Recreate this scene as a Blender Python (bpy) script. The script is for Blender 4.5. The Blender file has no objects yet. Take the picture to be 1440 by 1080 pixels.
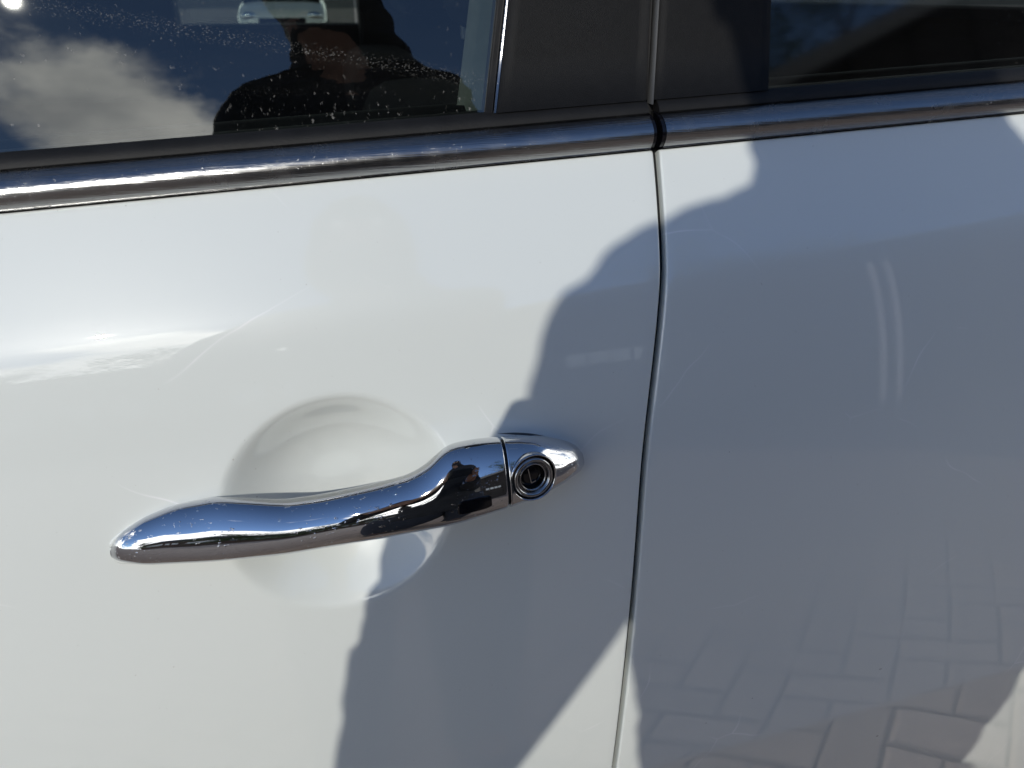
import bpy, bmesh, math, random
import numpy as np
from mathutils import Vector, Matrix
random.seed(7); rng = np.random.default_rng(7)
SC = bpy.context.scene
COL = SC.collection
H = 0.93                                   # height of the door handle above the paving

# ------------------------------------------------------------------ camera
YAW, PITCH = math.radians(13.5), math.radians(28)
CAM = np.array([0.0094, -0.300, 0.2183 + H])
FWD = np.array([math.sin(YAW)*math.cos(PITCH), math.cos(YAW)*math.cos(PITCH), -math.sin(PITCH)])
RIGHT = np.array([math.cos(YAW), -math.sin(YAW), 0.0])
UP = np.cross(RIGHT, FWD)
cd = bpy.data.cameras.new('camera'); cam = bpy.data.objects.new('camera', cd); COL.objects.link(cam)
m = Matrix(((RIGHT[0], UP[0], -FWD[0], CAM[0]), (RIGHT[1], UP[1], -FWD[1], CAM[1]), (RIGHT[2], UP[2], -FWD[2], CAM[2]), (0, 0, 0, 1)))
cam.matrix_world = m
cd.sensor_width = 36; cd.lens = 26; cd.clip_start = 0.01; cd.clip_end = 2000
cd.dof.use_dof = True; cd.dof.focus_distance = 0.37; cd.dof.aperture_fstop = 15
SC.camera = cam

# ------------------------------------------------------------------ light
SUN_X, SUN_EL = 0.33, math.radians(31)
SD = np.array([SUN_X, math.sqrt(1 - SUN_X**2 - math.sin(SUN_EL)**2), -math.sin(SUN_EL)])    # the way sunlight travels
sl = bpy.data.lights.new('sun', 'SUN'); sl.energy = 2.3; sl.angle = math.radians(0.55); sl.color = (1.0, 0.96, 0.87)
so = bpy.data.objects.new('sun', sl); COL.objects.link(so); so.location = (-3, -10, 8)
so.rotation_euler = Vector(SD).to_track_quat('-Z', 'Y').to_euler()
SC.view_settings.view_transform = 'Standard'; SC.view_settings.look = 'None'
SC.view_settings.exposure = -0.08; SC.view_settings.gamma = 1
W = bpy.data.worlds.new('World'); SC.world = W; W.use_nodes = True
def build_world():
    nt = W.node_tree; N = nt.nodes; L = nt.links; N.clear()
    out = N.new('ShaderNodeOutputWorld'); bg = N.new('ShaderNodeBackground'); bg.inputs['Strength'].default_value = 0.15
    sky = N.new('ShaderNodeTexSky'); sky.sky_type = 'NISHITA'; sky.sun_disc = False
    sky.sun_elevation = SUN_EL; sky.sun_rotation = math.atan2(-SD[0], -SD[1])
    sky.air_density = 0.65; sky.dust_density = 0.0; sky.ozone_density = 3.0
    tc = N.new('ShaderNodeTexCoord'); sep = N.new('ShaderNodeSeparateXYZ'); L.new(tc.outputs['Generated'], sep.inputs[0])
    mp = N.new('ShaderNodeMapping'); mp.inputs['Scale'].default_value = (1, 1, 1.7); mp.inputs['Location'].default_value = (7.53, 4.29, 5.75); mp.inputs['Rotation'].default_value = (0, 0, math.radians(20)); L.new(tc.outputs['Generated'], mp.inputs[0])
    n1 = N.new('ShaderNodeTexNoise'); n1.inputs['Scale'].default_value = 2.6; n1.inputs['Detail'].default_value = 9; n1.inputs['Roughness'].default_value = 0.58
    L.new(mp.outputs[0], n1.inputs['Vector'])
    # cover: plenty of cumulus low down, clear blue above about 28 degrees
    cov = N.new('ShaderNodeMapRange'); cov.inputs['From Min'].default_value = 0.05; cov.inputs['From Max'].default_value = 0.60
    cov.inputs['To Min'].default_value = 0.18; cov.inputs['To Max'].default_value = -0.2; L.new(sep.outputs['Z'], cov.inputs['Value'])
    add = N.new('ShaderNodeMath'); add.operation = 'ADD'; L.new(n1.outputs['Fac'], add.inputs[0]); L.new(cov.outputs[0], add.inputs[1])
    den = N.new('ShaderNodeMapRange'); den.interpolation_type = 'SMOOTHSTEP'; den.inputs['From Min'].default_value = 0.47; den.inputs['From Max'].default_value = 0.60
    L.new(add.outputs[0], den.inputs['Value'])
    n2 = N.new('ShaderNodeTexNoise'); n2.inputs['Scale'].default_value = 7; n2.inputs['Detail'].default_value = 6; L.new(mp.outputs[0], n2.inputs['Vector'])
    cr = N.new('ShaderNodeValToRGB'); cr.color_ramp.elements[0].position = 0.35; cr.color_ramp.elements[0].color = (12, 12.2, 12.4, 1)
    cr.color_ramp.elements[1].position = 0.65; cr.color_ramp.elements[1].color = (23, 22.6, 21.5, 1); L.new(n2.outputs['Fac'], cr.inputs[0])
    mx = N.new('ShaderNodeMix'); mx.data_type = 'RGBA'; L.new(den.outputs[0], mx.inputs['Factor']); L.new(sky.outputs[0], mx.inputs['A']); L.new(cr.outputs[0], mx.inputs['B'])
    L.new(mx.outputs['Result'], bg.inputs[0]); L.new(bg.outputs[0], out.inputs[0])
build_world()
cy = SC.cycles
cy.caustics_reflective = True; cy.caustics_refractive = False; cy.blur_glossy = 0.3
cy.max_bounces = 8; cy.glossy_bounces = 5; cy.diffuse_bounces = 4; cy.transparent_max_bounces = 12
cy.sample_clamp_indirect = 6.0
cy.use_denoising = True

# ------------------------------------------------------------------ materials
def new_mat(name):
    ma = bpy.data.materials.new(name); ma.use_nodes = True
    nt = ma.node_tree; return ma, nt, nt.nodes, nt.links, nt.nodes['Principled BSDF']
def noise(N, L, scale, detail=4, rough=0.55, sc=(1, 1, 1), rot=(0, 0, 0), loc=(0, 0, 0)):
    tc = N.new('ShaderNodeTexCoord'); mp = N.new('ShaderNodeMapping')
    mp.inputs['Scale'].default_value = sc; mp.inputs['Rotation'].default_value = rot; mp.inputs['Location'].default_value = loc
    L.new(tc.outputs['Object'], mp.inputs[0])
    n = N.new('ShaderNodeTexNoise'); n.inputs['Scale'].default_value = scale; n.inputs['Detail'].default_value = detail; n.inputs['Roughness'].default_value = rough
    L.new(mp.outputs[0], n.inputs['Vector']); return n
def ramp(N, L, src, a, b, ca=(0, 0, 0, 1), cb=(1, 1, 1, 1)):
    r = N.new('ShaderNodeValToRGB'); r.color_ramp.elements[0].position = a; r.color_ramp.elements[1].position = b
    r.color_ramp.elements[0].color = ca; r.color_ramp.elements[1].color = cb; L.new(src, r.inputs[0]); return r
def bump(N, L, h, strength, dist, prev=None):
    b = N.new('ShaderNodeBump'); b.inputs['Strength'].default_value = strength; b.inputs['Distance'].default_value = dist
    L.new(h, b.inputs['Height'])
    if prev: L.new(prev.outputs[0], b.inputs['Normal'])
    return b
def plain(name, col, rough=0.5, metal=0.0, var=0.15, vscale=30, bs=0.0, bscale=400, coat=0.0, spec=0.5):
    ma, nt, N, L, P = new_mat(name)
    n = noise(N, L, vscale, 5)
    r = ramp(N, L, n.outputs['Fac'], 0.3, 0.7, tuple(c*(1-var) for c in col)+(1,), tuple(min(1, c*(1+var)) for c in col)+(1,))
    L.new(r.outputs[0], P.inputs['Base Color'])
    P.inputs['Roughness'].default_value = rough; P.inputs['Metallic'].default_value = metal; P.inputs['Coat Weight'].default_value = coat
    P.inputs['Coat Roughness'].default_value = 0.03; P.inputs['Specular IOR Level'].default_value = spec
    if bs:
        n2 = noise(N, L, bscale, 3); b = bump(N, L, n2.outputs['Fac'], bs, 0.001); L.new(b.outputs[0], P.inputs['Normal'])
    return ma
def make_paint():
    ma, nt, N, L, P = new_mat('white_paint')
    P.inputs['Base Color'].default_value = (0.765, 0.80, 0.775, 1)
    P.inputs['Roughness'].default_value = 0.32; P.inputs['Specular IOR Level'].default_value = 0.22
    P.inputs['Coat Weight'].default_value = 1.0; P.inputs['Coat IOR'].default_value = 1.78
    # dust specks
    sp = noise(N, L, 210, 1, 0.4); spr = ramp(N, L, sp.outputs['Fac'], 0.835, 0.85, (0.765, 0.80, 0.775, 1), (0.2, 0.19, 0.18, 1)); L.new(spr.outputs[0], P.inputs['Base Color'])
    # wash swirls: hair-thin scratches in the lacquer
    s1 = noise(N, L, 26, 3, 0.6, (1, 1, 60), (0, math.radians(6), 0)); s2 = noise(N, L, 22, 3, 0.6, (1.2, 1, 55), (0, math.radians(-17), 0), (3, 0, 1))
    ad = N.new('ShaderNodeMath'); ad.operation = 'ADD'; L.new(s1.outputs['Fac'], ad.inputs[0]); L.new(s2.outputs['Fac'], ad.inputs[1])
    op = noise(N, L, 70, 2, 0.5)
    mk = noise(N, L, 7, 3, 0.6, (1, 1, 1), (0, 0, 0), (1.3, 0, 2.1)); mkr = ramp(N, L, mk.outputs['Fac'], 0.5, 0.72)
    am = N.new('ShaderNodeMath'); am.operation = 'MULTIPLY'; L.new(ad.outputs[0], am.inputs[0]); L.new(mkr.outputs[0], am.inputs[1])
    # a few hair scratches as paler lines in the base colour
    tcs = N.new('ShaderNodeTexCoord'); wv = noise(N, L, 14, 2, 0.5); mxv = N.new('ShaderNodeMix'); mxv.data_type = 'VECTOR'; mxv.inputs['Factor'].default_value = 0.035
    L.new(tcs.outputs['Object'], mxv.inputs['A']); L.new(wv.outputs['Color'], mxv.inputs['B'])
    vo = N.new('ShaderNodeTexVoronoi'); vo.feature = 'DISTANCE_TO_EDGE'; vo.inputs['Scale'].default_value = 8.5; L.new(mxv.outputs['Result'], vo.inputs['Vector'])
    fd = noise(N, L, 620, 1, 0.4); fdr = ramp(N, L, fd.outputs['Fac'], 0.80, 0.84); fm = noise(N, L, 11, 3)
    vr = ramp(N, L, vo.outputs['Distance'], 0.0015, 0.0045, (1, 1, 1, 1), (0, 0, 0, 1)); sm_ = noise(N, L, 13, 3, 0.6, (1, 1, 1), (0, 0, 0), (0, 3, 0)); smr = ramp(N, L, sm_.outputs['Fac'], 0.52, 0.66)
    sc_ = N.new('ShaderNodeMath'); sc_.operation = 'MULTIPLY'; L.new(vr.outputs[0], sc_.inputs[0]); L.new(smr.outputs[0], sc_.inputs[1])
    cmx = N.new('ShaderNodeMix'); cmx.data_type = 'RGBA'; cmx.inputs['B'].default_value = (0.93, 0.94, 0.94, 1); L.new(sc_.outputs[0], cmx.inputs['Factor']); L.new(spr.outputs[0], cmx.inputs['A']); dmx = N.new('ShaderNodeMix'); dmx.data_type = 'RGBA'; dmx.inputs['B'].default_value = (0.42, 0.40, 0.36, 1); dq = N.new('ShaderNodeMath'); dq.operation = 'MULTIPLY'; L.new(fdr.outputs[0], dq.inputs[0]); L.new(fm.outputs['Fac'], dq.inputs[1])
    L.new(dq.outputs[0], dmx.inputs['Factor']); L.new(cmx.outputs['Result'], dmx.inputs['A']); L.new(dmx.outputs['Result'], P.inputs['Base Color'])
    b0 = bump(N, L, op.outputs['Fac'], 0.10, 0.00005); b = bump(N, L, am.outputs[0], 0.25, 0.00002, b0)
    L.new(b.outputs[0], P.inputs['Coat Normal'])
    wr = noise(N, L, 9, 4); rr = ramp(N, L, wr.outputs['Fac'], 0.35, 0.7, (0.006,)*3+(1,), (0.02,)*3+(1,)); L.new(rr.outputs[0], P.inputs['Coat Roughness'])
    return ma
def make_chrome(name, rough=(0.02, 0.06), col=(0.80, 0.81, 0.83), speck=0.3, scale=900, stretch=(1, 1, 1), brushed=0.0):
    ma, nt, N, L, P = new_mat(name)
    P.inputs['Base Color'].default_value = col+(1,); P.inputs['Metallic'].default_value = 1
    n = noise(N, L, 60, 5); r = ramp(N, L, n.outputs['Fac'], 0.4, 0.75, (rough[0],)*3+(1,), (rough[1],)*3+(1,)); L.new(r.outputs[0], P.inputs['Roughness'])
    n2 = noise(N, L, scale, 2, 0.5, stretch); sp = ramp(N, L, n2.outputs['Fac'], 0.66, 0.74)
    msk = noise(N, L, 38, 3); mr = ramp(N, L, msk.outputs['Fac'], 0.45, 0.62)
    mu = N.new('ShaderNodeMath'); mu.operation = 'MULTIPLY'; L.new(sp.outputs[0], mu.inputs[0]); L.new(mr.outputs[0], mu.inputs[1])
    b = bump(N, L, mu.outputs[0], speck, 0.0006)
    if brushed:
        n3 = noise(N, L, 40, 3, 0.6, (0.6, 30, 30)); b = bump(N, L, n3.outputs['Fac'], brushed, 0.0003, b)
    L.new(b.outputs[0], P.inputs['Normal']); return ma
def make_glass(name, tint, dirt=0.0, rough=0.010):
    ma, nt, N, L, P = new_mat(name); N.remove(P)
    out = [x for x in N if x.type == 'OUTPUT_MATERIAL'][0]
    tr = N.new('ShaderNodeBsdfTransparent'); tr.inputs[0].default_value = tint+(1,)
    gl = N.new('ShaderNodeBsdfGlossy'); gl.inputs['Roughness'].default_value = rough; gl.inputs['Color'].default_value = (0.97, 1, 0.99, 1)
    fr = N.new('ShaderNodeFresnel'); fr.inputs['IOR'].default_value = 1.52
    m2 = N.new('ShaderNodeMath'); m2.operation = 'MULTIPLY'; m2.inputs[1].default_value = 2.0; m2.use_clamp = True; L.new(fr.outputs[0], m2.inputs[0])
    mx = N.new('ShaderNodeMixShader'); L.new(m2.outputs[0], mx.inputs[0]); L.new(tr.outputs[0], mx.inputs[1]); L.new(gl.outputs[0], mx.inputs[2])
    last = mx
    if dirt:
        df = N.new('ShaderNodeBsdfDiffuse'); df.inputs[0].default_value = (0.5, 0.49, 0.46, 1)
        sp = noise(N, L, 420, 2, 0.5, (1, 1, 0.8)); s1 = ramp(N, L, sp.outputs['Fac'], 0.67, 0.75)
        mk = noise(N, L, 16, 4, 0.6, (0.5, 1, 1.6)); s2 = ramp(N, L, mk.outputs['Fac'], 0.44, 0.66)
        q = N.new('ShaderNodeMath'); q.operation = 'MULTIPLY'; L.new(s1.outputs[0], q.inputs[0]); L.new(s2.outputs[0], q.inputs[1])
        tcg = N.new('ShaderNodeTexCoord'); sp3 = N.new('ShaderNodeSeparateXYZ'); L.new(tcg.outputs['Object'], sp3.inputs[0])
        def math2(op, a, b_, clamp=False):
            q_ = N.new('ShaderNodeMath'); q_.operation = op; q_.use_clamp = clamp
            for i_, v_ in enumerate((a, b_)):
                if hasattr(v_, 'links') or hasattr(v_, 'is_linked'): L.new(v_, q_.inputs[i_])
                else: q_.inputs[i_].default_value = v_
            return q_.outputs[0]
        line = math2('ADD', sp3.outputs['Z'], math2('MULTIPLY', math2('ADD', sp3.outputs['X'], 0.098), 0.175))
        dn_ = math2('ABSOLUTE', math2('SUBTRACT', line, 1.1425), 0.0)
        band = N.new('ShaderNodeMapRange'); band.inputs['From Min'].default_value = 0.0045; band.inputs['From Max'].default_value = 0.0005; L.new(dn_, band.inputs['Value'])
        low = N.new('ShaderNodeMapRange'); low.inputs['From Min'].default_value = 1.112; low.inputs['From Max'].default_value = 1.098; L.new(sp3.outputs['Z'], low.inputs['Value'])
        rgt = N.new('ShaderNodeMapRange'); rgt.inputs['From Min'].default_value = -0.075; rgt.inputs['From Max'].default_value = -0.03; L.new(sp3.outputs['X'], rgt.inputs['Value'])
        fs = noise(N, L, 1500, 2, 0.6, (0.7, 1, 1.0)); fsr = ramp(N, L, fs.outputs['Fac'], 0.56, 0.68)
        ds = noise(N, L, 330, 4, 0.7, (1.5, 1, 0.7)); dsr = ramp(N, L, ds.outputs['Fac'], 0.62, 0.72)
        wipes = noise(N, L, 70, 4, 0.6, (0.1, 1, 2.2), (0, math.radians(10), 0)); wr_ = ramp(N, L, wipes.outputs['Fac'], 0.55, 0.75)
        extra = math2('ADD', math2('MULTIPLY', math2('MULTIPLY', band.outputs[0], fsr.outputs[0]), 0.19), math2('MULTIPLY', math2('MULTIPLY', math2('MULTIPLY', low.outputs[0], rgt.outputs[0]), dsr.outputs[0]), 0.30))
        extra = math2('ADD', extra, math2('MULTIPLY', math2('MULTIPLY', wr_.outputs[0], fsr.outputs[0]), 0.05))
        hz = noise(N, L, 40, 4, 0.6, (0.15, 1, 1.3), (0, math.radians(8), 0)); s3 = ramp(N, L, hz.outputs['Fac'], 0.4, 0.8, (0, 0, 0, 1), (0.006,)*3+(1,))
        q2 = N.new('ShaderNodeMath'); q2.operation = 'MULTIPLY_ADD'; q2.inputs[1].default_value = dirt; L.new(q.outputs[0], q2.inputs[0]); L.new(s3.outputs[0], q2.inputs[2])
        m3 = N.new('ShaderNodeMixShader'); L.new(math2('ADD', q2.outputs[0], extra, True) if dirt > 0.2 else q2.outputs[0], m3.inputs[0]); L.new(mx.outputs[0], m3.inputs[1]); L.new(df.outputs[0], m3.inputs[2]); last = m3
    L.new(last.outputs[0], out.inputs[0]); return ma
def make_brick():
    ma, nt, N, L, P = new_mat('paving_brick')
    oi = N.new('ShaderNodeObjectInfo'); n = noise(N, L, 60, 6, 0.65); n2 = noise(N, L, 5, 3)
    sp_ = noise(N, L, 190, 2, 0.5); r = ramp(N, L, n.outputs['Fac'], 0.34, 0.66, (0.15, 0.110, 0.086, 1), (0.36, 0.275, 0.22, 1))
    hs = N.new('ShaderNodeHueSaturation'); mr = N.new('ShaderNodeMapRange'); mr.inputs['To Min'].default_value = 0.75; mr.inputs['To Max'].default_value = 1.25
    L.new(oi.outputs['Random'], mr.inputs['Value']); L.new(mr.outputs[0], hs.inputs['Value']); L.new(r.outputs[0], hs.inputs['Color'])
    mx = N.new('ShaderNodeMix'); mx.data_type = 'RGBA'; mx.inputs['B'].default_value = (0.25, 0.205, 0.17, 1); L.new(n2.outputs['Fac'], mx.inputs['Factor']); L.new(hs.outputs[0], mx.inputs['A'])
    L.new(mx.outputs['Result'], P.inputs['Base Color']); P.inputs['Roughness'].default_value = 0.85
    b = bump(N, L, n.outputs['Fac'], 0.5, 0.004); L.new(b.outputs[0], P.inputs['Normal']); return ma
PAINT = make_paint()
CHROME = make_chrome('handle_chrome', (0.012, 0.04), (0.60, 0.61, 0.63), 0.35, 800, (0.5, 1, 1))
TRIM = make_chrome('waistline_chrome', (0.20, 0.32), (0.38, 0.38, 0.38), 0.3, 900, (1, 1, 1), 0.6)
STEEL = make_chrome('lock_steel', (0.18, 0.3), (0.42, 0.42, 0.42), 0.2, 900)
BLACKGRAIN = plain('grained_black_plastic', (0.0045, 0.0045, 0.0048), 0.6, 0, 0.2, 200, 0.3, 2600, spec=0.27)
RUBBER = plain('black_rubber', (0.008, 0.008, 0.0085), 0.6, 0, 0.3, 60, 0.15, 900, spec=0.3)
GREYRUB = plain('grey_gasket', (.06, .062, .064), .6)
GLOSSBLACK = plain('gloss_black_plastic', (0.004, 0.004, 0.006), 0.12, 0, 0.1)
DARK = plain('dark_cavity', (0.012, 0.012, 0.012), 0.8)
SEATM = plain('black_seat_cloth', (0.006, 0.006, 0.007), 0.9, 0, 0.3, 300, spec=0.05)
INTER = plain('dark_cabin_plastic', (0.008, 0.0085, 0.009), 0.7, 0, 0.2, 80, spec=0.08)
HEADL = plain('pale_headlining', (0.11, 0.12, 0.11), 0.9, 0, 0.1, 100)
GLASS = make_glass('front_glass', (0.48, 0.55, 0.52), 0.4)
PRIV = make_glass('privacy_glass', (0.16, 0.19, 0.19), 0.08, 0.055)
FARGLASS = make_glass('far_glass', (0.42, 0.46, 0.44))
BRICK = make_brick()

# ------------------------------------------------------------------ helpers
def mesh_obj(name, verts, faces, ma, parent=None, smooth=True, loc=None):
    me = bpy.data.meshes.new(name); me.from_pydata([tuple(map(float, v)) for v in verts], [], [tuple(map(int, f)) for f in faces]); me.update()
    if smooth: me.shade_smooth()
    o = bpy.data.objects.new(name, me); COL.objects.link(o); me.materials.append(ma)
    if parent is not None: o.parent = parent; o.matrix_parent_inverse = Matrix.Identity(4)
    if loc is not None: o.location = loc
    return o
def grid_faces(nu, nv, cu=False, cv=False, flip=False, base=0):
    F = []
    for i in range(nu if cu else nu-1):
        for j in range(nv if cv else nv-1):
            a, b = i*nv+j, ((i+1) % nu)*nv+j; c, d = ((i+1) % nu)*nv+(j+1) % nv, i*nv+(j+1) % nv
            F.append((base+a, base+d, base+c, base+b) if flip else (base+a, base+b, base+c, base+d))
    return F
def grid_obj(name, P, ma, parent=None, cu=False, cv=False, flip=False):
    nu, nv = P.shape[:2]; return mesh_obj(name, P.reshape(-1, 3), grid_faces(nu, nv, cu, cv, flip), ma, parent)
def loft_obj(name, rings, ma, parent=None, caps=True):
    P = np.array(rings); n, k = P.shape[:2]; V = P.reshape(-1, 3); F = grid_faces(n, k, cv=True)
    if caps: F.append(tuple(range(k))[::-1]); F.append(tuple((n-1)*k+i for i in range(k)))
    o = mesh_obj(name, V, F, ma, parent); fix_normals(o); o.data.set_sharp_from_angle(angle=math.radians(50)); return o
def fix_normals(o):
    bm = bmesh.new(); bm.from_mesh(o.data); bmesh.ops.recalc_face_normals(bm, faces=bm.faces); bm.to_mesh(o.data); bm.free()
def box_obj(name, c, s, ma, parent=None, bev=0.0, rz=0.0, seg=2):
    bm = bmesh.new(); bmesh.ops.create_cube(bm, size=1)
    bmesh.ops.scale(bm, vec=s, verts=bm.verts)
    if bev: bmesh.ops.bevel(bm, geom=bm.edges[:], offset=bev, segments=seg, affect='EDGES', profile=0.6)
    if rz: bmesh.ops.rotate(bm, verts=bm.verts, matrix=Matrix.Rotation(rz, 3, 'Z'))
    bmesh.ops.translate(bm, vec=c, verts=bm.verts)
    me = bpy.data.meshes.new(name); bm.to_mesh(me); bm.free(); me.materials.append(ma)
    o = bpy.data.objects.new(name, me); COL.objects.link(o)
    if parent is not None: o.parent = parent
    return o
def tube_rings(path, radii, k=10):
    path = np.array(path, float); out = []
    for i, p in enumerate(path):
        t = path[min(i+1, len(path)-1)]-path[max(i-1, 0)]; t = t/np.linalg.norm(t)
        a = np.array([0, 0, 1.0]) if abs(t[2]) < 0.9 else np.array([0, 1.0, 0])
        u = np.cross(t, a); u /= np.linalg.norm(u); v = np.cross(t, u); r = radii if np.isscalar(radii) else radii[i]
        out.append([p+r*(u*math.cos(q)+v*math.sin(q)) for q in np.linspace(0, 2*np.pi, k, endpoint=False)])
    return out
def thing(name, label, cat, loc=(0, 0, 0), group=None):
    o = bpy.data.objects.new(name, None); COL.objects.link(o); o.location = loc; o.empty_display_size = 0.1
    o['label'] = label; o['category'] = cat
    if group: o['group'] = group
    return o
def tag(o, label, cat, group=None):
    o['label'] = label; o['category'] = cat
    if group: o['group'] = group
def smooth1(a, sig):
    k = np.exp(-.5*(np.arange(-4*sig, 4*sig+1)/sig)**2); k /= k.sum(); return np.convolve(np.pad(a, 4*sig, mode='edge'), k, 'valid')

# ------------------------------------------------------------------ the car's side, as a surface
# x along the car (rear = +x), y into the car, z above the handle (H is added last)
K = 0.045
_zt = [(-.62, -10), (-.40, -9), (-.29, -7.5), (-.252, -6.5), (-.2345, -6), (-.2315, 1), (-.18, 3), (-.12, 5), (-.05, 9), (0, 12), (.05, 15), (.075, 17.5), (.083, 21), (.092, 29), (.100, 30.5), (.15, 31), (.22, 31)]
_zs = np.linspace(-.62, .22, 1681)
_ti = smooth1(np.interp(_zs, [a for a, _ in _zt], [b for _, b in _zt]), 2)
_ys = np.concatenate([[0], np.cumsum(np.tan(np.radians((_ti[1:]+_ti[:-1])/2))*np.diff(_zs))]); _ys -= np.interp(0, _zs, _ys)
def S(x, z): return np.interp(z-K*x, _zs, _ys)+.015*np.square(x)
def normal(x, z):
    e = 1e-4; dx = (S(x+e, z)-S(x-e, z))/(2*e); dz = (S(x, z+e)-S(x, z-e))/(2*e)
    n = np.stack([dx, -np.ones_like(dx), dz], -1); return n/np.linalg.norm(n, axis=-1, keepdims=True)
ZTOP = 0.1392
HR = 0.0014
_gz = np.linspace(-.7, .4, 1101)
_gx = smooth1(np.interp(_gz, [-.62, -.223, -.119, -.004, .033, .068, .104, .128, .145, .25], [.128, .1429, .1470, .1525, .1577, .1630, .1672, .1691, .1696, .1720]), 22)
def gap_x(zp): return np.interp(zp, _gz, _gx)
GW = 0.0016
def bowl(x, z):
    r = np.sqrt(((x+.0035)/.0565)**2+((z+.002-.045*x)/.0545)**2); r = np.clip(r, 0, 1)
    return 0.0235*(1-r**2.7)**1.35
def roll(P, nrm, inward_dir, R=0.0014, depth=0.019, steps=5):
    """Extra rows that turn the sheet edge inwards (a hem): P edge points, inward_dir the in-plane direction off the edge."""
    rows = []
    for k in range(1, steps+1):
        q = k/steps*math.pi/2; rows.append(P+inward_dir*R*math.sin(q)-nrm*R*(1-math.cos(q)))
    rows.append(rows[-1]-nrm*depth); return rows
def door_skin(name, parent, side, holes=True):
    zp = np.concatenate([np.linspace(-.60, -.26, 30), np.arange(-.255, -.07, .003), np.arange(-.07, .07, .0016), np.arange(.0705, ZTOP-.001, .0014), [ZTOP]])
    if side < 0: xn = np.concatenate([np.linspace(-.80, -.2, 30), np.arange(-.195, -.072, .003), np.arange(-.072, .062, .0016), np.arange(.064, .13, .003)]); 
    else: xn = np.concatenate([np.arange(.006, .05, .003), np.arange(.05, .38, .006), np.linspace(.386, .80, 28)])
    nu = len(xn)+1 if side < 0 else len(xn)+1
    Z = np.empty((nu, len(zp))); X = np.empty_like(Z)
    for j, q in enumerate(zp):
        g = gap_x(q)
        if side < 0: col = np.concatenate([xn, [g-GW-HR]]); col[len(xn)-8:len(xn)] = np.linspace(xn[-9], g-GW-HR, 10)[1:-1]
        else: col = np.concatenate([[g+GW+HR], g+xn])
        X[:, j] = col; Z[:, j] = q+K*col
    Y = S(X, Z)
    if side < 0: Y = Y+bowl(X, Z)*(1-0)
    P = np.stack([X, Y, Z], -1); Nn = normal(X, Z)
    e = -1 if side < 0 else 0
    d = np.zeros_like(P[e]); d[:, 0] = 1 if side < 0 else -1
    # edge runs up, keep the hem in the skin's plane
    rows = roll(P[e]-d*0.0, Nn[e], d)
    Pg = np.concatenate([P, np.array(rows)], 0) if side < 0 else np.concatenate([np.array(rows)[::-1], P], 0)
    Ng = np.concatenate([Nn, np.repeat(Nn[e][None], len(rows), 0)], 0) if side < 0 else np.concatenate([np.repeat(Nn[e][None], len(rows), 0), Nn], 0)
    up = np.zeros_like(Pg[:, -1]); up[:, 1] = np.sin(math.radians(31)); up[:, 2] = math.cos(math.radians(31))
    top = roll(Pg[:, -1], Ng[:, -1], up, 0.0016, 0.012, 4)
    Pg = np.concatenate([Pg, np.stack(top, 1)], 1)
    Pg[..., 2] += H
    return grid_obj(name, Pg, PAINT, parent)

car = thing('parked_car', 'white parked car with chrome door handle, chrome waistline strip and black window pillars', 'car', (0, 0.9, 0))
def rel(o):        # parts are modelled in world space; hang them on the car where they stand
    o.location = Vector(o.location)-car.location; return o
class _P: pass
_mesh_obj = mesh_obj
def part(fn, *a, **k):
    o = fn(*a, **k); p = o.parent
    return o
front_door = rel(door_skin('front_door', car, -1)); rear_door = rel(door_skin('rear_door', car, 1))
front_door['label'] = 'front door skin with a round finger bowl behind the handle'; rear_door['label'] = 'rear door skin mostly in the photographer\'s shadow'

# door shut gap: black jamb and seal behind it
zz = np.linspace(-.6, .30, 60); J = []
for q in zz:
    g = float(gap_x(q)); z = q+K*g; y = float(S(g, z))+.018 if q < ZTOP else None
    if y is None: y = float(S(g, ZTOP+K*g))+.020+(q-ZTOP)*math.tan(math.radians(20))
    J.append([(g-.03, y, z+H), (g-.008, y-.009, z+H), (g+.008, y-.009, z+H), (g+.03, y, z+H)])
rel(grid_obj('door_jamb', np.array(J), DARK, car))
J2 = [[p[1], ((p[1][0]+p[2][0])/2, p[1][1]-.003, p[1][2]), p[2]] for p in J]
rel(grid_obj('door_seal', np.array(J2), RUBBER, car))

# ------------------------------------------------------------------ waistline chrome, belt rubber
GT = math.radians(16.0)                    # lean of the side glass
def belt_base(x, zp):                      # a point on the leaning plane that carries trim and rubber
    z = zp+K*x; return np.array([x, float(S(x, ZTOP+K*x))+(zp-ZTOP)*math.tan(math.radians(24)), z+H])
def extrude_profile(name, prof, xs, ma, capa=True, shift=None):
    """prof: closed list of (zp, out) pairs; extruded along the car."""
    R = []
    for x in xs:
        R.append([belt_base(x, zp)+np.array([0, -out, 0.0]) for zp, out in prof])
    return loft_obj(name, R, ma, car, capa)
def trim_profile():
    pr = [(.1412, -.006), (.1407, .0000), (.1411, .0012)]
    for t in np.linspace(0, 1, 22):
        zp = .1414+t*.0150; out = .0010+.0066*(math.sin(math.pi*t**1.22)**0.66)
        pr.append((zp, out))
    pr += [(.1568, -.002), (.1568, -.006)]; return pr
xa = np.linspace(-.80, .1655, 60); xb = np.linspace(.1722, .95, 50)
t1 = rel(extrude_profile('waistline_trim', trim_profile(), xa, TRIM)); t2 = rel(extrude_profile('waistline_trim', trim_profile(), xb, TRIM))
t1['label'] = 'chrome strip along the front door'; t2['label'] = 'chrome strip along the rear door'
pr = trim_profile(); capx = np.linspace(.1656, .1672, 4)
rel(extrude_profile('trim_end_cap', [(a, b-.0004) for a, b in pr], capx, GLOSSBLACK)); rel(extrude_profile('trim_end_cap', [(a, b-.0004) for a, b in pr], np.linspace(.1703, .1720, 4), GLOSSBLACK))
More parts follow.
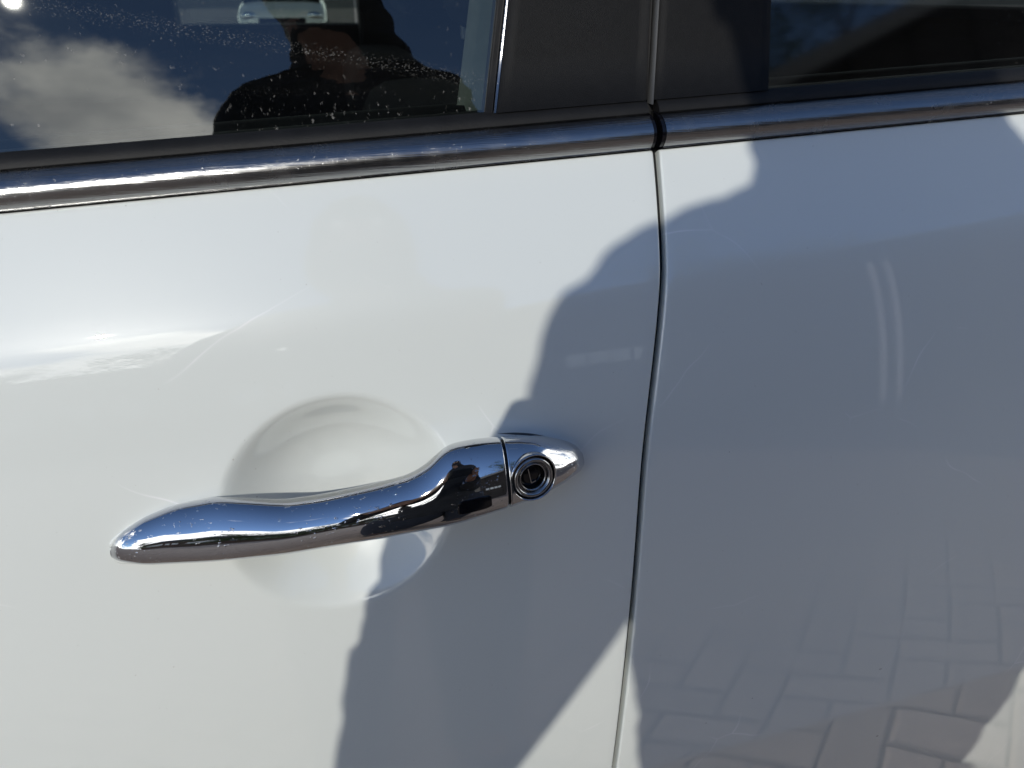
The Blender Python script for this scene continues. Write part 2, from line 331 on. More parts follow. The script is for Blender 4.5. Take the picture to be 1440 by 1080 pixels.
def gasket_prof(): return [(.1425, -.007), (.1425, -.0005), (.1415, -.0008), (.1417, -.008)]
rub = [(.1555, -.012), (.1563, .0000), (.1572, .0012), (.1590, .0014), (.1612, .0002), (.1628, -.0030), (.1628, -.012)]
s1 = rel(extrude_profile('belt_seal', rub, np.linspace(-.80, .1662, 40), RUBBER)); s2 = rel(extrude_profile('belt_seal', rub, np.linspace(.1718, .95, 40), RUBBER))
lip = [(.1400, -.010), (.1400, -.0008), (.1408, -.0004), (.1413, -.010)]
rel(extrude_profile('lower_trim_lip', lip, np.linspace(-.80, .1655, 40), RUBBER)); rel(extrude_profile('lower_trim_lip', lip, np.linspace(.1725, .95, 40), RUBBER))

# ------------------------------------------------------------------ side glass and pillar panels
def glass_pt(x, zp, off=0.0):
    b = belt_base(x, .162); dz = zp-.162
    return np.array([x, b[1]+.0045+dz*math.tan(GT)+.12*dz*dz+off, b[2]+dz])
def glass_panel(name, xl, xr, z0, z1, ma, off=0, thick=.0038, nx=12, nz=14, fx=None):
    F, B = [], []
    for i in range(nx+1):
        cf, cb = [], []
        for j in range(nz+1):
            zp = z0+(z1-z0)*j/nz; t = i/nx; x = xl(zp)*(1-t)+xr(zp)*t
            cf.append(glass_pt(x, zp, off)); cb.append(glass_pt(x, zp, off+thick))
        F.append(cf); B.append(cb)
    V = np.array(F).reshape(-1, 3).tolist()+np.array(B).reshape(-1, 3).tolist(); n = (nx+1)*(nz+1)
    fa = grid_faces(nx+1, nz+1)+grid_faces(nx+1, nz+1, flip=True, base=n)
    idx = lambda i, j: i*(nz+1)+j
    for i in range(nx):
        for j in (0, nz): fa.append((idx(i, j), idx(i+1, j), n+idx(i+1, j), n+idx(i, j)))
    for j in range(nz):
        for i in (0, nx): fa.append((idx(i, j), idx(i, j+1), n+idx(i, j+1), n+idx(i, j)))
    o = mesh_obj(name, V, fa, ma, car); return rel(o)
def single_sheet(name, xl, xr, z0, z1, ma, off=0, nx=14, nz=16):
    P = np.array([[glass_pt(xl(z0+(z1-z0)*j/nz)*(1-i/nx)+xr(z0+(z1-z0)*j/nz)*i/nx, z0+(z1-z0)*j/nz, off) for j in range(nz+1)] for i in range(nx+1)])
    return rel(grid_obj(name, P, ma, car))
lin = lambda a, b: (lambda zp: a+(b-a)*(zp-.166)/.05)
ZG = 0.50
w_front = single_sheet('front_window', lin(-.78, -.76), lin(.0865, .0965), .158, ZG, GLASS)
w_rear = single_sheet('rear_window', lin(.2345, .2355), lin(.90, .90), .158, ZG, PRIV)
p1 = glass_panel('pillar_panel', lin(.0905, .1005), lin(.1660, .1703), .1625, ZG, BLACKGRAIN, -.0036, .012)
p2 = glass_panel('pillar_panel', lin(.1705, .1755), lin(.2335, .2350), .1625, ZG, BLACKGRAIN, -.0036, .012)
p1['label'] = 'grained black panel on the front door\'s rear edge'; p2['label'] = 'grained black panel on the rear door\'s front edge'
g1 = glass_panel('glass_run_seal', lin(.0850, .0950), lin(.0884, .0984), .1625, ZG, RUBBER, -.0022, .010, 4)
g2 = glass_panel('glass_run_seal', lin(.0890, .0990), lin(.0901, .1001), .1625, ZG, STEEL, -.0030, .008, 2)
g3 = glass_panel('pillar_edge_strip', lin(.1673, .1716), lin(.1681, .1726), .1625, ZG, RUBBER, -.0010, .02, 2)
g4 = glass_panel('pillar_edge_strip', lin(.1695, .1742), lin(.1701, .1750), .1605, ZG, GREYRUB, -.0042, .01, 2)

# ------------------------------------------------------------------ door handle
HX = [-0.1083, -0.10716, -0.10601, -0.10487, -0.10372, -0.10258, -0.10143, -0.10029, -0.09914, -0.098, -0.096, -0.09107, -0.08615, -0.08122, -0.07629, -0.07137, -0.06644, -0.06151, -0.05659, -0.05166, -0.04673, -0.0418, -0.03688, -0.03195, -0.02702, -0.0221, -0.01717, -0.01224, -0.00732, -0.00239, 0.00254, 0.00746, 0.01239, 0.01732, 0.02224, 0.02717, 0.0321, 0.03702, 0.04195, 0.04688, 0.0518, 0.05673, 0.06166, 0.06659, 0.07151, 0.07644, 0.08137, 0.08629, 0.09122, 0.09615, 0.10107, 0.106, 0.108, 0.10919, 0.11038, 0.11157, 0.11276, 0.11394, 0.11513, 0.11632, 0.11751, 0.1187]
HZ = [-0.00962, -0.00935, -0.00886, -0.00833, -0.00777, -0.0075, -0.00723, -0.00696, -0.00673, -0.00653, -0.00622, -0.00526, -0.00443, -0.00363, -0.00303, -0.00272, -0.00242, -0.00204, -0.00189, -0.00197, -0.00212, -0.00228, -0.00245, -0.00258, -0.00247, -0.00205, -0.00156, -0.00105, -0.00048, 0.0001, 0.00063, 0.00112, 0.00162, 0.00221, 0.00284, 0.00351, 0.00458, 0.00609, 0.00813, 0.00985, 0.01064, 0.01121, 0.01164, 0.01188, 0.01204, 0.01204, 0.01195, 0.01185, 0.01157, 0.01099, 0.01028, 0.00951, 0.0093, 0.00917, 0.00901, 0.00874, 0.00843, 0.00811, 0.00747, 0.00677, 0.00608, 0.00566]
HB = [0.00303, 0.00466, 0.00528, 0.00586, 0.00632, 0.00701, 0.00757, 0.00796, 0.0084, 0.0089, 0.00974, 0.01125, 0.01223, 0.0131, 0.0138, 0.0142, 0.01452, 0.01481, 0.01476, 0.01444, 0.01409, 0.01373, 0.01337, 0.01298, 0.01265, 0.01254, 0.0125, 0.01248, 0.01255, 0.01266, 0.01278, 0.0129, 0.01306, 0.01326, 0.01344, 0.01366, 0.01434, 0.01552, 0.01728, 0.01862, 0.01871, 0.01844, 0.01812, 0.01765, 0.01713, 0.01651, 0.01579, 0.01505, 0.01429, 0.01328, 0.01188, 0.01037, 0.00958, 0.00907, 0.00854, 0.0081, 0.0076, 0.00694, 0.00666, 0.00625, 0.00549, 0.00352]
_hx = np.linspace(-.1085, .1188, 2274)
_hz = smooth1(np.interp(_hx, HX, HZ), 12); _hb = smooth1(np.interp(_hx, HX, HB), 12)
_hp = smooth1(np.interp(_hx, [-.1085, -.1075, -.106, -.103, -.095, -.08, -.05, 0, .05, .075, .09, .105, .113, .117, .1188], [-.001, .0015, .0035, .0055, .0088, .0125, .0190, .0285, .0325, .0305, .0265, .018, .012, .007, .000]), 12)
_hp[400:1900] = smooth1(_hp, 90)[400:1900]; _hp = smooth1(_hp, 12)
_ha = np.where((_hx > -.058) & (_hx < .046), np.minimum(.012, _hp-.0185), -.004); _ha = smooth1(_ha, 40)
_hf = smooth1(np.minimum(.0125, (_hp-_ha)*.66), 60)
T12 = math.radians(12); HN = np.array([0, -math.cos(T12), math.sin(T12)]); HT = np.array([0, math.sin(T12), math.cos(T12)])
_hb = np.maximum(_hb, .0003)
_top, _bot = _hz+_hb, _hz-_hb; _hr = _bot+2*_hb*smooth1(np.interp(_hx, [-.108, -.1, -.085, -.058, -.035, -.01, .02, .036, .05, .075, .1, .12], [.42, .38, .29, .24, .35, .42, .42, .36, .27, .27, .33, .42]), 60)
def se(v, e=2/2.3): return np.sign(v)*np.abs(v)**e
def handle_pt(x, th, extra=0.0):
    zc, hb, p, a = (np.interp(x, _hx, q) for q in (_hz, _hb, _hp, _ha))
    hr, tp, bt = (np.interp(x, _hx, q) for q in (_hr, _top, _bot)); sn = np.sin(th); up_ = np.maximum(tp-hr, 2e-4)+extra; dn = np.maximum(hr-bt, 2e-4)+extra
    am = p-np.interp(x, _hx, _hf); c = np.cos(th); A = np.where(c > 0, p-am, np.maximum(am-a, 1e-4))+extra
    b = np.stack([x, S(x, zc), zc+H], -1)
    return b+(am+A*np.where(sn > 0, np.sign(c)*np.abs(c)**(2/2.0), se(c)))[..., None]*HN+(hr-zc+np.where(sn > 0, up_*np.abs(sn)**(2/1.85), -dn*np.abs(sn)**(2/2.3)))[..., None]*HT
SEAMX = 0.0735
def seam(th): return SEAMX-.0012+.0025*np.cos(th)*0+.0012*np.sin(th)
def handle_loft(name, x0, x1, ma, parent, n, cap0=True, cap1=True, shrink=0.0):
    TH = np.linspace(0, 2*np.pi, 72, endpoint=False); R = []
    t = np.linspace(0, 1, n)
    for q in t:
        x = np.full_like(TH, x0+(x1-x0)*q); R.append(handle_pt(x, TH, shrink))
    # round the edges at the seam
    return loft_obj(name, R, ma, parent)
def cos_space(a, b, n, both=True): return a+(b-a)*(1-np.cos(np.linspace(0, math.pi, n)))/2
def handle_part(name, xs, ext, ma, parent):
    TH = np.linspace(0, 2*np.pi, 80, endpoint=False)
    return loft_obj(name, [handle_pt(np.full_like(TH, x), TH, e) for x, e in zip(xs, ext)], ma, parent)
hx = np.concatenate([cos_space(-.1083, -.09, 14), np.linspace(-.088, .0715, 90)]); he = np.zeros(len(hx))
hx = np.concatenate([hx, [.0722, .0726, .0729, .0730]]); he = np.concatenate([he, [0, -.0001, -.0004, -.0009]])
handle = rel(handle_part('door_handle', hx, he, CHROME, car)); handle['label'] = 'chrome pull bar of the front door'
cx = np.concatenate([[.0742, .0743, .0746, .0750], np.linspace(.0757, .109, 30), cos_space(.1095, .1187, 12)]); ce = np.concatenate([[-.0009, -.0004, -.0001], np.zeros(len(cx)-3)])
lock_cover = handle_part('lock_cover', cx, ce, CHROME, handle)
hxm = np.array([.070, .0775]); handle_part('seam_gasket', hxm, [-.0014, -.0014], DARK, handle)
# key cylinder
LC = handle_pt(np.array([.0862]), np.array([0.27]))[0]
LN = HN*math.cos(.10)+HT*(-.02)+np.array([.16, 0, 0]); LN /= np.linalg.norm(LN)
LU = np.array([0.0, 0, 1]); LU = LU-LN*(LU@LN); LU /= np.linalg.norm(LU); LR = np.cross(LU, LN)
if LR[0] < 0: LR = -LR
def lathe(name, prof, ma, parent, k=48, sx=1.0, closed=False):
    R = []
    for r, a in prof: R.append([LC+LN*a+(LR*math.cos(q)*sx+LU*math.sin(q))*r for q in np.linspace(0, 2*np.pi, k, endpoint=False)])
    P = np.array(R); o = grid_obj(name, P, ma, parent, cv=True); fix_normals(o); return o
bm_cut = lathe('cutter', [(.0001, .02), (.0113, .02), (.0113, -.0085), (.0001, -.0085)], DARK, None)
def boolean_cut(o, cutter):
    md = o.modifiers.new('cut', 'BOOLEAN'); md.operation = 'DIFFERENCE'; md.solver = 'EXACT'; md.object = cutter
    dg = bpy.context.evaluated_depsgraph_get(); ev = o.evaluated_get(dg); me = bpy.data.meshes.new_from_object(ev)
    o.modifiers.clear(); old = o.data; o.data = me
for o_ in (bm_cut,):
    bm = bmesh.new(); bm.from_mesh(o_.data)
    bmesh.ops.holes_fill(bm, edges=[e for e in bm.edges if e.is_boundary]); bmesh.ops.recalc_face_normals(bm, faces=bm.faces); bm.to_mesh(o_.data); bm.free()
lock_cover.location = Vector((0, 0, 0))
_p = lock_cover.parent; lock_cover.parent = None; boolean_cut(lock_cover, bm_cut); lock_cover.parent = _p
lock_cover.data.shade_smooth()
try: lock_cover.data.set_sharp_from_angle(angle=math.radians(35))
except Exception: pass
bpy.data.objects.remove(bm_cut)
lathe('lock_bezel', [(.0118, -.004), (.0120, -.0012), (.0117, -.0003), (.0112, -.0002), (.0109, -.0010), (.0108, -.008)], CHROME, handle)
lathe('lock_ring', [(.0108, -.0075), (.0101, -.0012), (.0097, -.0003), (.0088, .0001), (.0080, -.0006), (.0076, -.0022), (.0072, -.0024), (.0069, -.0012), (.0064, -.0010), (.0061, -.0020), (.0059, -.006)], STEEL, handle)
lathe('lock_cylinder', [(.0061, -.0052), (.0050, -.0040), (.0040, -.0037), (.0002, -.0037)], GLOSSBLACK, handle)
def lock_bar(name, pts, w, hgt, ma):
    V, F = [], []
    for (u0, v0), (u1, v1) in pts:
        d = np.array([u1-u0, v1-v0]); d /= np.linalg.norm(d); n = np.array([-d[1], d[0]])*w; b = len(V)
        for (u, v), s in (((u0, v0), 1), ((u1, v1), 1), ((u1, v1), -1), ((u0, v0), -1)):
            for a in (-.0040, -.0037+hgt): V.append(LC+LN*a+LR*(u+n[0]*s)+LU*(v+n[1]*s))
        F += [(b+1, b+3, b+5, b+7), (b, b+2, b+3, b+1), (b+2, b+4, b+5, b+3), (b+4, b+6, b+7, b+5), (b+6, b, b+1, b+7)]
    o = mesh_obj(name, V, F, ma, handle, smooth=False); fix_normals(o); return o
lock_bar('keyhole', [((-.0016, .0038), (-.0004, -.0036)), ((-.0004, -.0036), (.0020, -.0030))], .00022, .0007, STEEL)
# touch sensor: a rounded dark pad let into the bar's face
def sensor(name, x0, x1, t0, t1, ex, ma, n=20, e=5):
    V = [handle_pt(np.array([(x0+x1)/2]), np.array([(t0+t1)/2]), ex)[0]]; rows = 9; k = 56; F = []
    for r in range(1, rows+1):
        rr = r/rows; exr = ex if r < rows-1 else (ex*.6 if r == rows-1 else -.0006)
        for q in np.linspace(0, 2*np.pi, k, endpoint=False):
            c, s = math.cos(q), math.sin(q); u = np.sign(c)*abs(c)**(2/e)*rr; v = np.sign(s)*abs(s)**(2/e)*rr
            if r == rows: u *= 1.01; v *= 1.02
            V.append(handle_pt(np.array([(x0+x1)/2+(x1-x0)/2*u]), np.array([(t0+t1)/2+(t1-t0)/2*v]), exr)[0])
    for i in range(k): F.append((0, 1+i, 1+(i+1) % k))
    for r in range(rows-1):
        for i in range(k): a = 1+r*k; F.append((a+i, a+k+i, a+k+(i+1) % k, a+(i+1) % k))
    o = mesh_obj(name, V, F, ma, handle); fix_normals(o); return o
sensor('sensor_pad', .0478, .0655, -.22, .20, .00025, GLOSSBLACK)
# seating gasket where handle meets the door
def contour_ring(off, lift, xs0, xs1, rad, name, ma):
    path = [(x, 1) for x in np.linspace(xs1, xs0, 60)]+[(x, -1) for x in np.linspace(xs0, xs1, 60)[1:]]
    B = []
    for x, sg in path:
        zc, hb, hr, tp, bt, p, a = (np.interp(x, _hx, q) for q in (_hz, _hb, _hr, _top, _bot, _hp, _ha))
        B.append((x, zc+.80*(tp-zc) if sg > 0 else bt))
    B = np.array(B)
    for _ in range(6): B[1:-1] = B[1:-1]*.5+.25*(B[:-2]+B[2:])
    T = np.gradient(B, axis=0); Nn = np.stack([T[:, 1], -T[:, 0]], 1); Nn /= np.maximum(np.linalg.norm(Nn, axis=1, keepdims=True), 1e-9)
    cen = B.mean(0); Nn *= np.sign(((B-cen)*Nn).sum(1).mean())
    B = B+off*Nn; P = np.array([np.array([x, S(x, z)+bowl(x, z), z+H])+HN*lift for x, z in B])
    rr = rad*np.clip(np.minimum(np.arange(len(P)), len(P)-1-np.arange(len(P)))/14, .15, 1)
    return rel(loft_obj(name, tube_rings(P, rr, 8), ma, car))
contour_ring(-.0006, -.0001, -.1083, -.060, .0006, 'handle_gasket', GREYRUB)
contour_ring(.0007, -.0006, -.1083, -.058, .0011, 'handle_surround', PAINT)
contour_ring(-.0006, -.0001, .1187, .0735, .0006, 'handle_gasket', GREYRUB)

# ------------------------------------------------------------------ cabin and far side
FY = 1.62
def cabin():
    rel(box_obj('cabin_floor', (.05, .9, .32), (1.9, 1.5, .04), INTER, car))
    # inner door card below each near window, its top ledge just under the glass
    R = []
    for x in np.linspace(-.80, .95, 20):
        b = belt_base(x, .160); y = b[1]+.020
        R.append([(x, y, b[2]-.5), (x, y, b[2]-.012), (x, y+.02, b[2]+.002), (x, y+.075, b[2]-.004), (x, y+.10, b[2]-.05), (x, y+.10, b[2]-.5)])
    rel(loft_obj('door_card', R, INTER, car))
    rel(box_obj('cabin_pillar', (.155, .155, 1.32), (.11, .05, .56), INTER, car, .01))
    # pale trim on the inner pillar, seen through the glass
    P = np.array([[glass_pt(x+(zp-.166)*.22, zp, .030+dy) for zp in np.linspace(.1, ZG, 10)] for x, dy in ((.079, .012), (.083, .0), (.122, .0))]); rel(grid_obj('pillar_trim', P, HEADL, car))
    # far doors: card with window openings
    zb = .152+H
    rel(box_obj('far_door_card', (-.38, FY+.03, .70), (1.02, .10, (zb-.70)*2), INTER, car, .01))
    rel(box_obj('far_door_card', (.60, FY+.03, .72), (.90, .10, (zb+.02-.70)*2), INTER, car, .01))
    for x0, w in ((-.60, .66), (.155, .10), (.98, .12)):  # front pillar widened into an added panel that blocks the bright far window
        rel(box_obj('far_pillar_and_blocker', (x0, FY-.06, 1.25), (w, .08, .62), INTER, car, .01))
    # added strip in the cabin imitating the diagonal reflection on the rear glass
    V = []
    for (x, z) in ((.33, 1.075), (1.0, 1.44)):
        V.append([(x, FY-.12, z-.022), (x, FY-.12, z+.022), (x, FY-.09, z+.022), (x, FY-.09, z-.022)])
    rel(loft_obj('reflection_strip', V, plain('pale_reflection_strip', (.40, .41, .39), .6), car))
    for (x0, x1) in ((-.87, .10), (.21, .92)):
        V = [(x0, FY+.02, zb-.05), (x1, FY+.02, zb-.05), (x1, FY-.07, 1.55), (x0, FY-.07, 1.55)]
        rel(mesh_obj('far_window', V, [(0, 1, 2, 3)], FARGLASS, car, False))
    # roof with a shallow crown
    R = []
    for x in np.linspace(-.75, .98, 10):
        yy = np.linspace(.16, FY-.08, 12); zr = 1.50+.09*np.sin(np.linspace(.15, math.pi-.15, 12))
        R.append([(x, y, z) for y, z in zip(yy, zr)]+[(x, y, z-.03) for y, z in zip(yy[::-1], zr[::-1])])
    rel(loft_obj('roof', R, PAINT, car))
    # seats
    for y in (.52, 1.22):
        st = rel(box_obj('front_seat', (.13, y, .74), (.15, .50, .62), SEATM, car, .06, 0, 4))
        rel(box_obj('front_seat_cushion', (-.15, y, .50), (.50, .50, .16), SEATM, car, .06, 0, 4))
        rel(box_obj('headrest', (.20, y, 1.20), (.10, .26, .18), SEATM, car, .04, 0, 4))
    rel(box_obj('rear_seat', (.88, .87, .80), (.16, 1.25, .66), SEATM, car, .06, 0, 4))
    rel(box_obj('dashboard', (-.93, .87, .86), (.30, 1.36, .30), INTER, car, .06, 0, 3))
    # steering wheel
    bm = bmesh.new(); o = None
    th = np.linspace(0, 2*np.pi, 40, endpoint=False)
    C0 = np.array([-.55, .52, .98]); ax = np.array([-.92, 0, .39]); u = np.array([0, 1, 0]); v = np.cross(ax, u)
    R = [[C0+(u*math.cos(t)+v*math.sin(t))*(.18+.014*math.cos(q))+ax*.014*math.sin(q) for q in np.linspace(0, 2*np.pi, 10, endpoint=False)] for t in th]
    bm.free(); rel(grid_obj('steering_wheel', np.array(R), INTER, car, True, True))
    # outer rockers
    rel(box_obj('sill', (.0, .10, .29), (1.7, .14, .10), PAINT, car, .03, 0, 3))
cabin()

# ------------------------------------------------------------------ ground: herringbone brick paving
def ground():
    me_mat, nt, N, L, P = new_mat('far_paving')
    tc = N.new('ShaderNodeTexCoord'); br = N.new('ShaderNodeTexBrick'); br.inputs['Scale'].default_value = 1; br.inputs['Brick Width'].default_value = .2; br.inputs['Row Height'].default_value = .1
    br.inputs['Mortar Size'].default_value = .004; br.inputs['Color1'].default_value = (.27, .21, .172, 1); br.inputs['Color2'].default_value = (.21, .165, .135, 1); br.inputs['Mortar'].default_value = (.06, .055, .05, 1)
    L.new(tc.outputs['Object'], br.inputs['Vector']); L.new(br.outputs['Color'], P.inputs['Base Color']); P.inputs['Roughness'].default_value = .9
    sand = plain('joint_sand', (.012, .011, .010), .95, 0, .3, 40)
    V = []; F = []
    R_ = [0, 1.5, 6.5, 60, 900]
    g = mesh_obj('ground', [(-900, -900, -.004), (900, -900, -.004), (900, 900, -.004), (-900, 900, -.004)], [(0, 1, 2, 3)], sand, None, False); g['kind'] = 'structure'
    # a sheet of paving beyond the modelled bricks
    xs = [-60, -3.2, 4.4, 60]; ys = [-60, -5.2, 1.0, 60]; V = [(x, y, .046) for x in xs for y in ys]; F = []
    for i in range(3):
        for j in range(3):
            if not (i == 1 and j == 1): a = i*4+j; F.append((a, a+4, a+5, a+1))
    far = mesh_obj('paving', V, F, me_mat, None, False); far['kind'] = 'structure'
    pv = bpy.data.objects.new('pavement', None); COL.objects.link(pv); pv['kind'] = 'structure'
    # one brick
    bm = bmesh.new(); bmesh.ops.create_cube(bm, size=1); bmesh.ops.scale(bm, vec=(.1905, .0905, .05), verts=bm.verts)
    top = [e for e in bm.edges if all(v.co.z > 0 for v in e.verts)]; bmesh.ops.bevel(bm, geom=top, offset=.005, segments=1, affect='EDGES')
    bme = bpy.data.meshes.new('brick'); bm.to_mesh(bme); bm.free(); bme.materials.append(BRICK)
    rot = math.radians(38); c, s = math.cos(rot), math.sin(rot); bl = []
    a = .1
    for i in range(-100, 101):
        for j in range(-100, 101):
            # herringbone: stretchers and headers on a unit lattice
            for hor in (0, 1):
                k = (i+j*1) % 4
                if hor == 0 and (i-j) % 4 == 0: cxx, cyy, r = (i+1)*a, (j+.5)*a, 0
                elif hor == 1 and (i-j) % 4 == 2: cxx, cyy, r = (i+.5)*a+0, (j+1)*a-0, 1
                else: continue
                if hor == 1: cxx, cyy = (i+.5)*a, (j+0)*a
                x, y = cxx*c-cyy*s, cxx*s+cyy*c
                if -3.2 < x < 4.4 and -5.2 < y < 1.0: bl.append((x, y, rot+r*math.pi/2))
    bl.sort(key=lambda q: (q[0]-.95)**2/1.3+(q[1]+1.35)**2)
    for x, y, r in bl[:290]:
        o = bpy.data.objects.new('brick', bme); COL.objects.link(o); o.parent = pv
        o.location = (x, y, .025+random.uniform(-.0015, .0015)); o.rotation_euler = (random.gauss(0, .006), random.gauss(0, .006), r+random.gauss(0, .006))
    V, F = [], []
    tv = [tuple(v.co) for v in bme.vertices]; tf = [tuple(p.vertices) for p in bme.polygons if p.normal.z > -.5]
    for x, y, r in bl[290:]:
        b = len(V); cc, ss = math.cos(r), math.sin(r); dz = .025+random.uniform(-.0015, .0015)
        V += [(x+vx*cc-vy*ss, y+vx*ss+vy*cc, vz+dz) for vx, vy, vz in tv]; F += [tuple(b+i for i in f) for f in tf]
    o = mesh_obj('paving_bricks', V, F, BRICK, pv, False); o['kind'] = 'stuff'
ground()

# ------------------------------------------------------------------ the photographer
def person():
    CLOTH = plain('dark_jacket', (.012, .014, .02), .85, 0, .3, 60, .3, 500); JEAN = plain('dark_trousers', (.02, .025, .04), .9, 0, .25, 90, .2, 900)
    SKIN = plain('skin', (.20, .105, .075), .55, 0, .12, 25, .1, 300); HAIR = plain('dark_hair', (.02, .014, .010), .6, 0, .4, 90, .5, 300); SHOE = plain('black_shoe', (.015, .015, .016), .5)
    EYE = plain('eye_white', (.7, .68, .65), .2)
    r = thing('person', 'person in a dark jacket and trousers holding up a phone to photograph the car door', 'person', (.045, -.64, .05))
    def pr(o): o.location = Vector(o.location)-r.location; return o
    # body: one skinned surface, head to feet with fingers
    V, E, Rr = [], [], []
    def j(p, rad, par=None):
        V.append(np.array(p, float)+np.array([0, 0, H if True else 0])); Rr.append(rad if isinstance(rad, tuple) else (rad, rad))
        if par is not None: E.append((par, len(V)-1))
        return len(V)-1
    pel = j((.045, -.66, .03), (.12, .09)); ab = j((.045, -.655, .18), (.11, .08), pel); ch = j((.04, -.65, .36), (.12, .085), ab); nb = j((.03, -.63, .475), (.06, .06), ch)
    nk = j((.028, -.61, .53), .052, nb); jaw = j((.010, -.585, .605), (.062, .078), nk); hd = j((.004, -.585, .68), (.072, .09), jaw); tp = j((.004, -.595, .755), (.055, .065), hd)
    def arm(sh, el, wr, R, fingers, palm_dir):
        a = j(sh, .052, ch); e = j(el, .04, a); w = j(wr, (.026, .022), e)
        pm = j(np.array(wr)+np.array(palm_dir)*.05, (.032, .018), w)
        kn = j(np.array(wr)+np.array(palm_dir)*.085, (.034, .014), pm)
        for f in fingers:
            p = kn
            for q, rad in f: p = j(q, rad, p)
        return a
    # holding points in the phone's own plane: u right, v up from the lens
    ph = lambda u, v, d: (CAM+RIGHT*u+UP*v-FWD*d)-np.array([0, 0, H])
    fl = []
    for k, v in enumerate((.006, -.012, -.029, -.045)):        # four fingers wrap the left end from behind
        fl.append([(ph(-.050, v, .030), .0085), (ph(-.046, v+.001, .004), .008), (ph(-.030+.002*k, v+.002, -.006), .007)])
    fl.append([(ph(-.035, -.05, .035), .010), (ph(-.012, -.035, .026), .0085), (ph(.004, -.028, .022), .0075)])   # thumb on the screen side
    wl = ph(-.100, -.078, .080); arm((-.105, -.63, .42), (-.19, -.54, .135), tuple(wl), -1, fl, (np.array(ph(-.055, -.02, .03))-wl)/np.linalg.norm(np.array(ph(-.055, -.02, .03))-wl))
    fr = []
    for k, v in enumerate((.004, -.014, -.031, -.046)):
        fr.append([(ph(.142, v, .030), .0085), (ph(.139, v+.001, .004), .008), (ph(.122-.002*k, v+.002, -.006), .007)])
    fr.append([(ph(.125, -.05, .035), .010), (ph(.105, -.035, .026), .0085), (ph(.088, -.026, .022), .0075)])
    wr_ = ph(.150, -.095, .085); arm((.165, -.63, .42), (.150, -.62, .10), tuple(wr_), 1, fr, (np.array(ph(.145, -.02, .03))-wr_)/np.linalg.norm(np.array(ph(.145, -.02, .03))-wr_))
    for s in (-1, 1):
        hp = j((.045+s*.085, -.66, -.02), .085, pel); kn = j((.045+s*.10, -.635, -.42), .058, hp); an = j((.045+s*.11, -.67, -.80), .042, kn); j((.045+s*.12, -.56, -.845), (.045, .03), an)
    me = bpy.data.meshes.new('body'); me.from_pydata([tuple(v) for v in V], E, []); me.update()
    o = bpy.data.objects.new('body', me); COL.objects.link(o)
    o.modifiers.new('skin', 'SKIN'); 
    for i, q in enumerate(me.skin_vertices[0].data): q.radius = Rr[i]; q.use_root = (i == 0)
    sb = o.modifiers.new('sub', 'SUBSURF'); sb.levels = 2; sb.render_levels = 2
    dg = bpy.context.evaluated_depsgraph_get(); me2 = bpy.data.meshes.new_from_object(o.evaluated_get(dg)); o.modifiers.clear(); o.data = me2
    # face relief
    hc = np.array([.004, -.585, .68+H])
    for v in me2.vertices:
        p = np.array(v.co); d = p-hc
        if d[1] > .03 and abs(d[0]) < .07 and -.11 < d[2] < .08:
            v.co.y += .024*math.exp(-(d[0]/.011)**2-((d[2]+.018)/.02)**2)-.008*math.exp(-((abs(d[0])-.03)/.013)**2-((d[2]-.008)/.012)**2)+.006*math.exp(-(d[0]/.022)**2-((d[2]+.055)/.01)**2)
    me2.materials.append(SKIN); me2.shade_smooth(); o.parent = r; pr(o)
    for s in (-1, 1):
        R = [[hc+np.array([s*.03, .083, .006])+np.array([math.cos(t)*math.sin(q), math.cos(q)*1.0, math.sin(t)*math.sin(q)])*.011 for t in np.linspace(0, 2*np.pi, 12, endpoint=False)] for q in np.linspace(.05, 3.09, 8)]
        pr(loft_obj('eye', R, EYE, r))
        R = [[hc+np.array([s*(.076+.006*math.cos(q)), -.006-.012*math.sin(q)*0+.016*math.cos(t)*math.sin(q), -.012+.03*math.sin(t)*math.sin(q)]) for t in np.linspace(0, 2*np.pi, 12, endpoint=False)] for q in np.linspace(.1, 3.04, 7)]
        pr(loft_obj('ear', R, SKIN, r))
    # hair shell with strands of uneven length
    R = []
    for q in np.linspace(.02, 1.9, 16):
        ring = []
        for t in np.linspace(0, 2*np.pi, 40, endpoint=False):
            front = max(0, math.sin(t)); lim = q if front < .25 else min(q, 1.9-1.05*(front-.25)/.75)
            rr = 1+.03*math.sin(7*t+3*q)+.02*math.sin(13*t)
            ring.append(hc+np.array([0, -.012, .012])+np.array([.088*math.cos(t)*math.sin(lim)*rr, .112*math.sin(t)*math.sin(lim)*rr, .108*math.cos(lim)]))
        R.append(ring)
    pr(loft_obj('hair', R, HAIR, r))
    # jacket body: stacked oval sections; left and right edges are the coat's own outline
    def wob(i, t, a=.006): return a*math.sin(3*t+1.7*i)+a*.6*math.sin(7*t-2.3*i)
    secs = [(.645, -.060, .072, -.580, .084), (.628, -.058, .080, -.582, .088), (.612, -.055, .090, -.588, .086), (.600, -.049, .096, -.590, .080), (.575, -.046, .106, -.598, .072), (.556, -.045, .124, -.606, .058), (.538, -.058, .142, -.612, .045), (.530, -.090, .170, -.612, .042), (.523, -.118, .193, -.614, .046), (.506, -.142, .200, -.618, .052), (.486, -.153, .207, -.622, .060), (.455, -.156, .210, -.628, .075), (.42, -.154, .210, -.632, .095), (.36, -.125, .200, -.638, .11),
            (.30, -.108, .190, -.65, .12), (.26, -.103, .187, -.65, .12), (.22, -.097, .185, -.65, .12), (.18, -.091, .184, -.65, .12), (.14, -.088, .182, -.65, .12), (.09, -.084, .178, -.65, .12), (.03, -.086, .177, -.65, .12), (-.05, -.105, .180, -.65, .12), (-.09, -.105, .18, -.65, .118)]
    dense = []
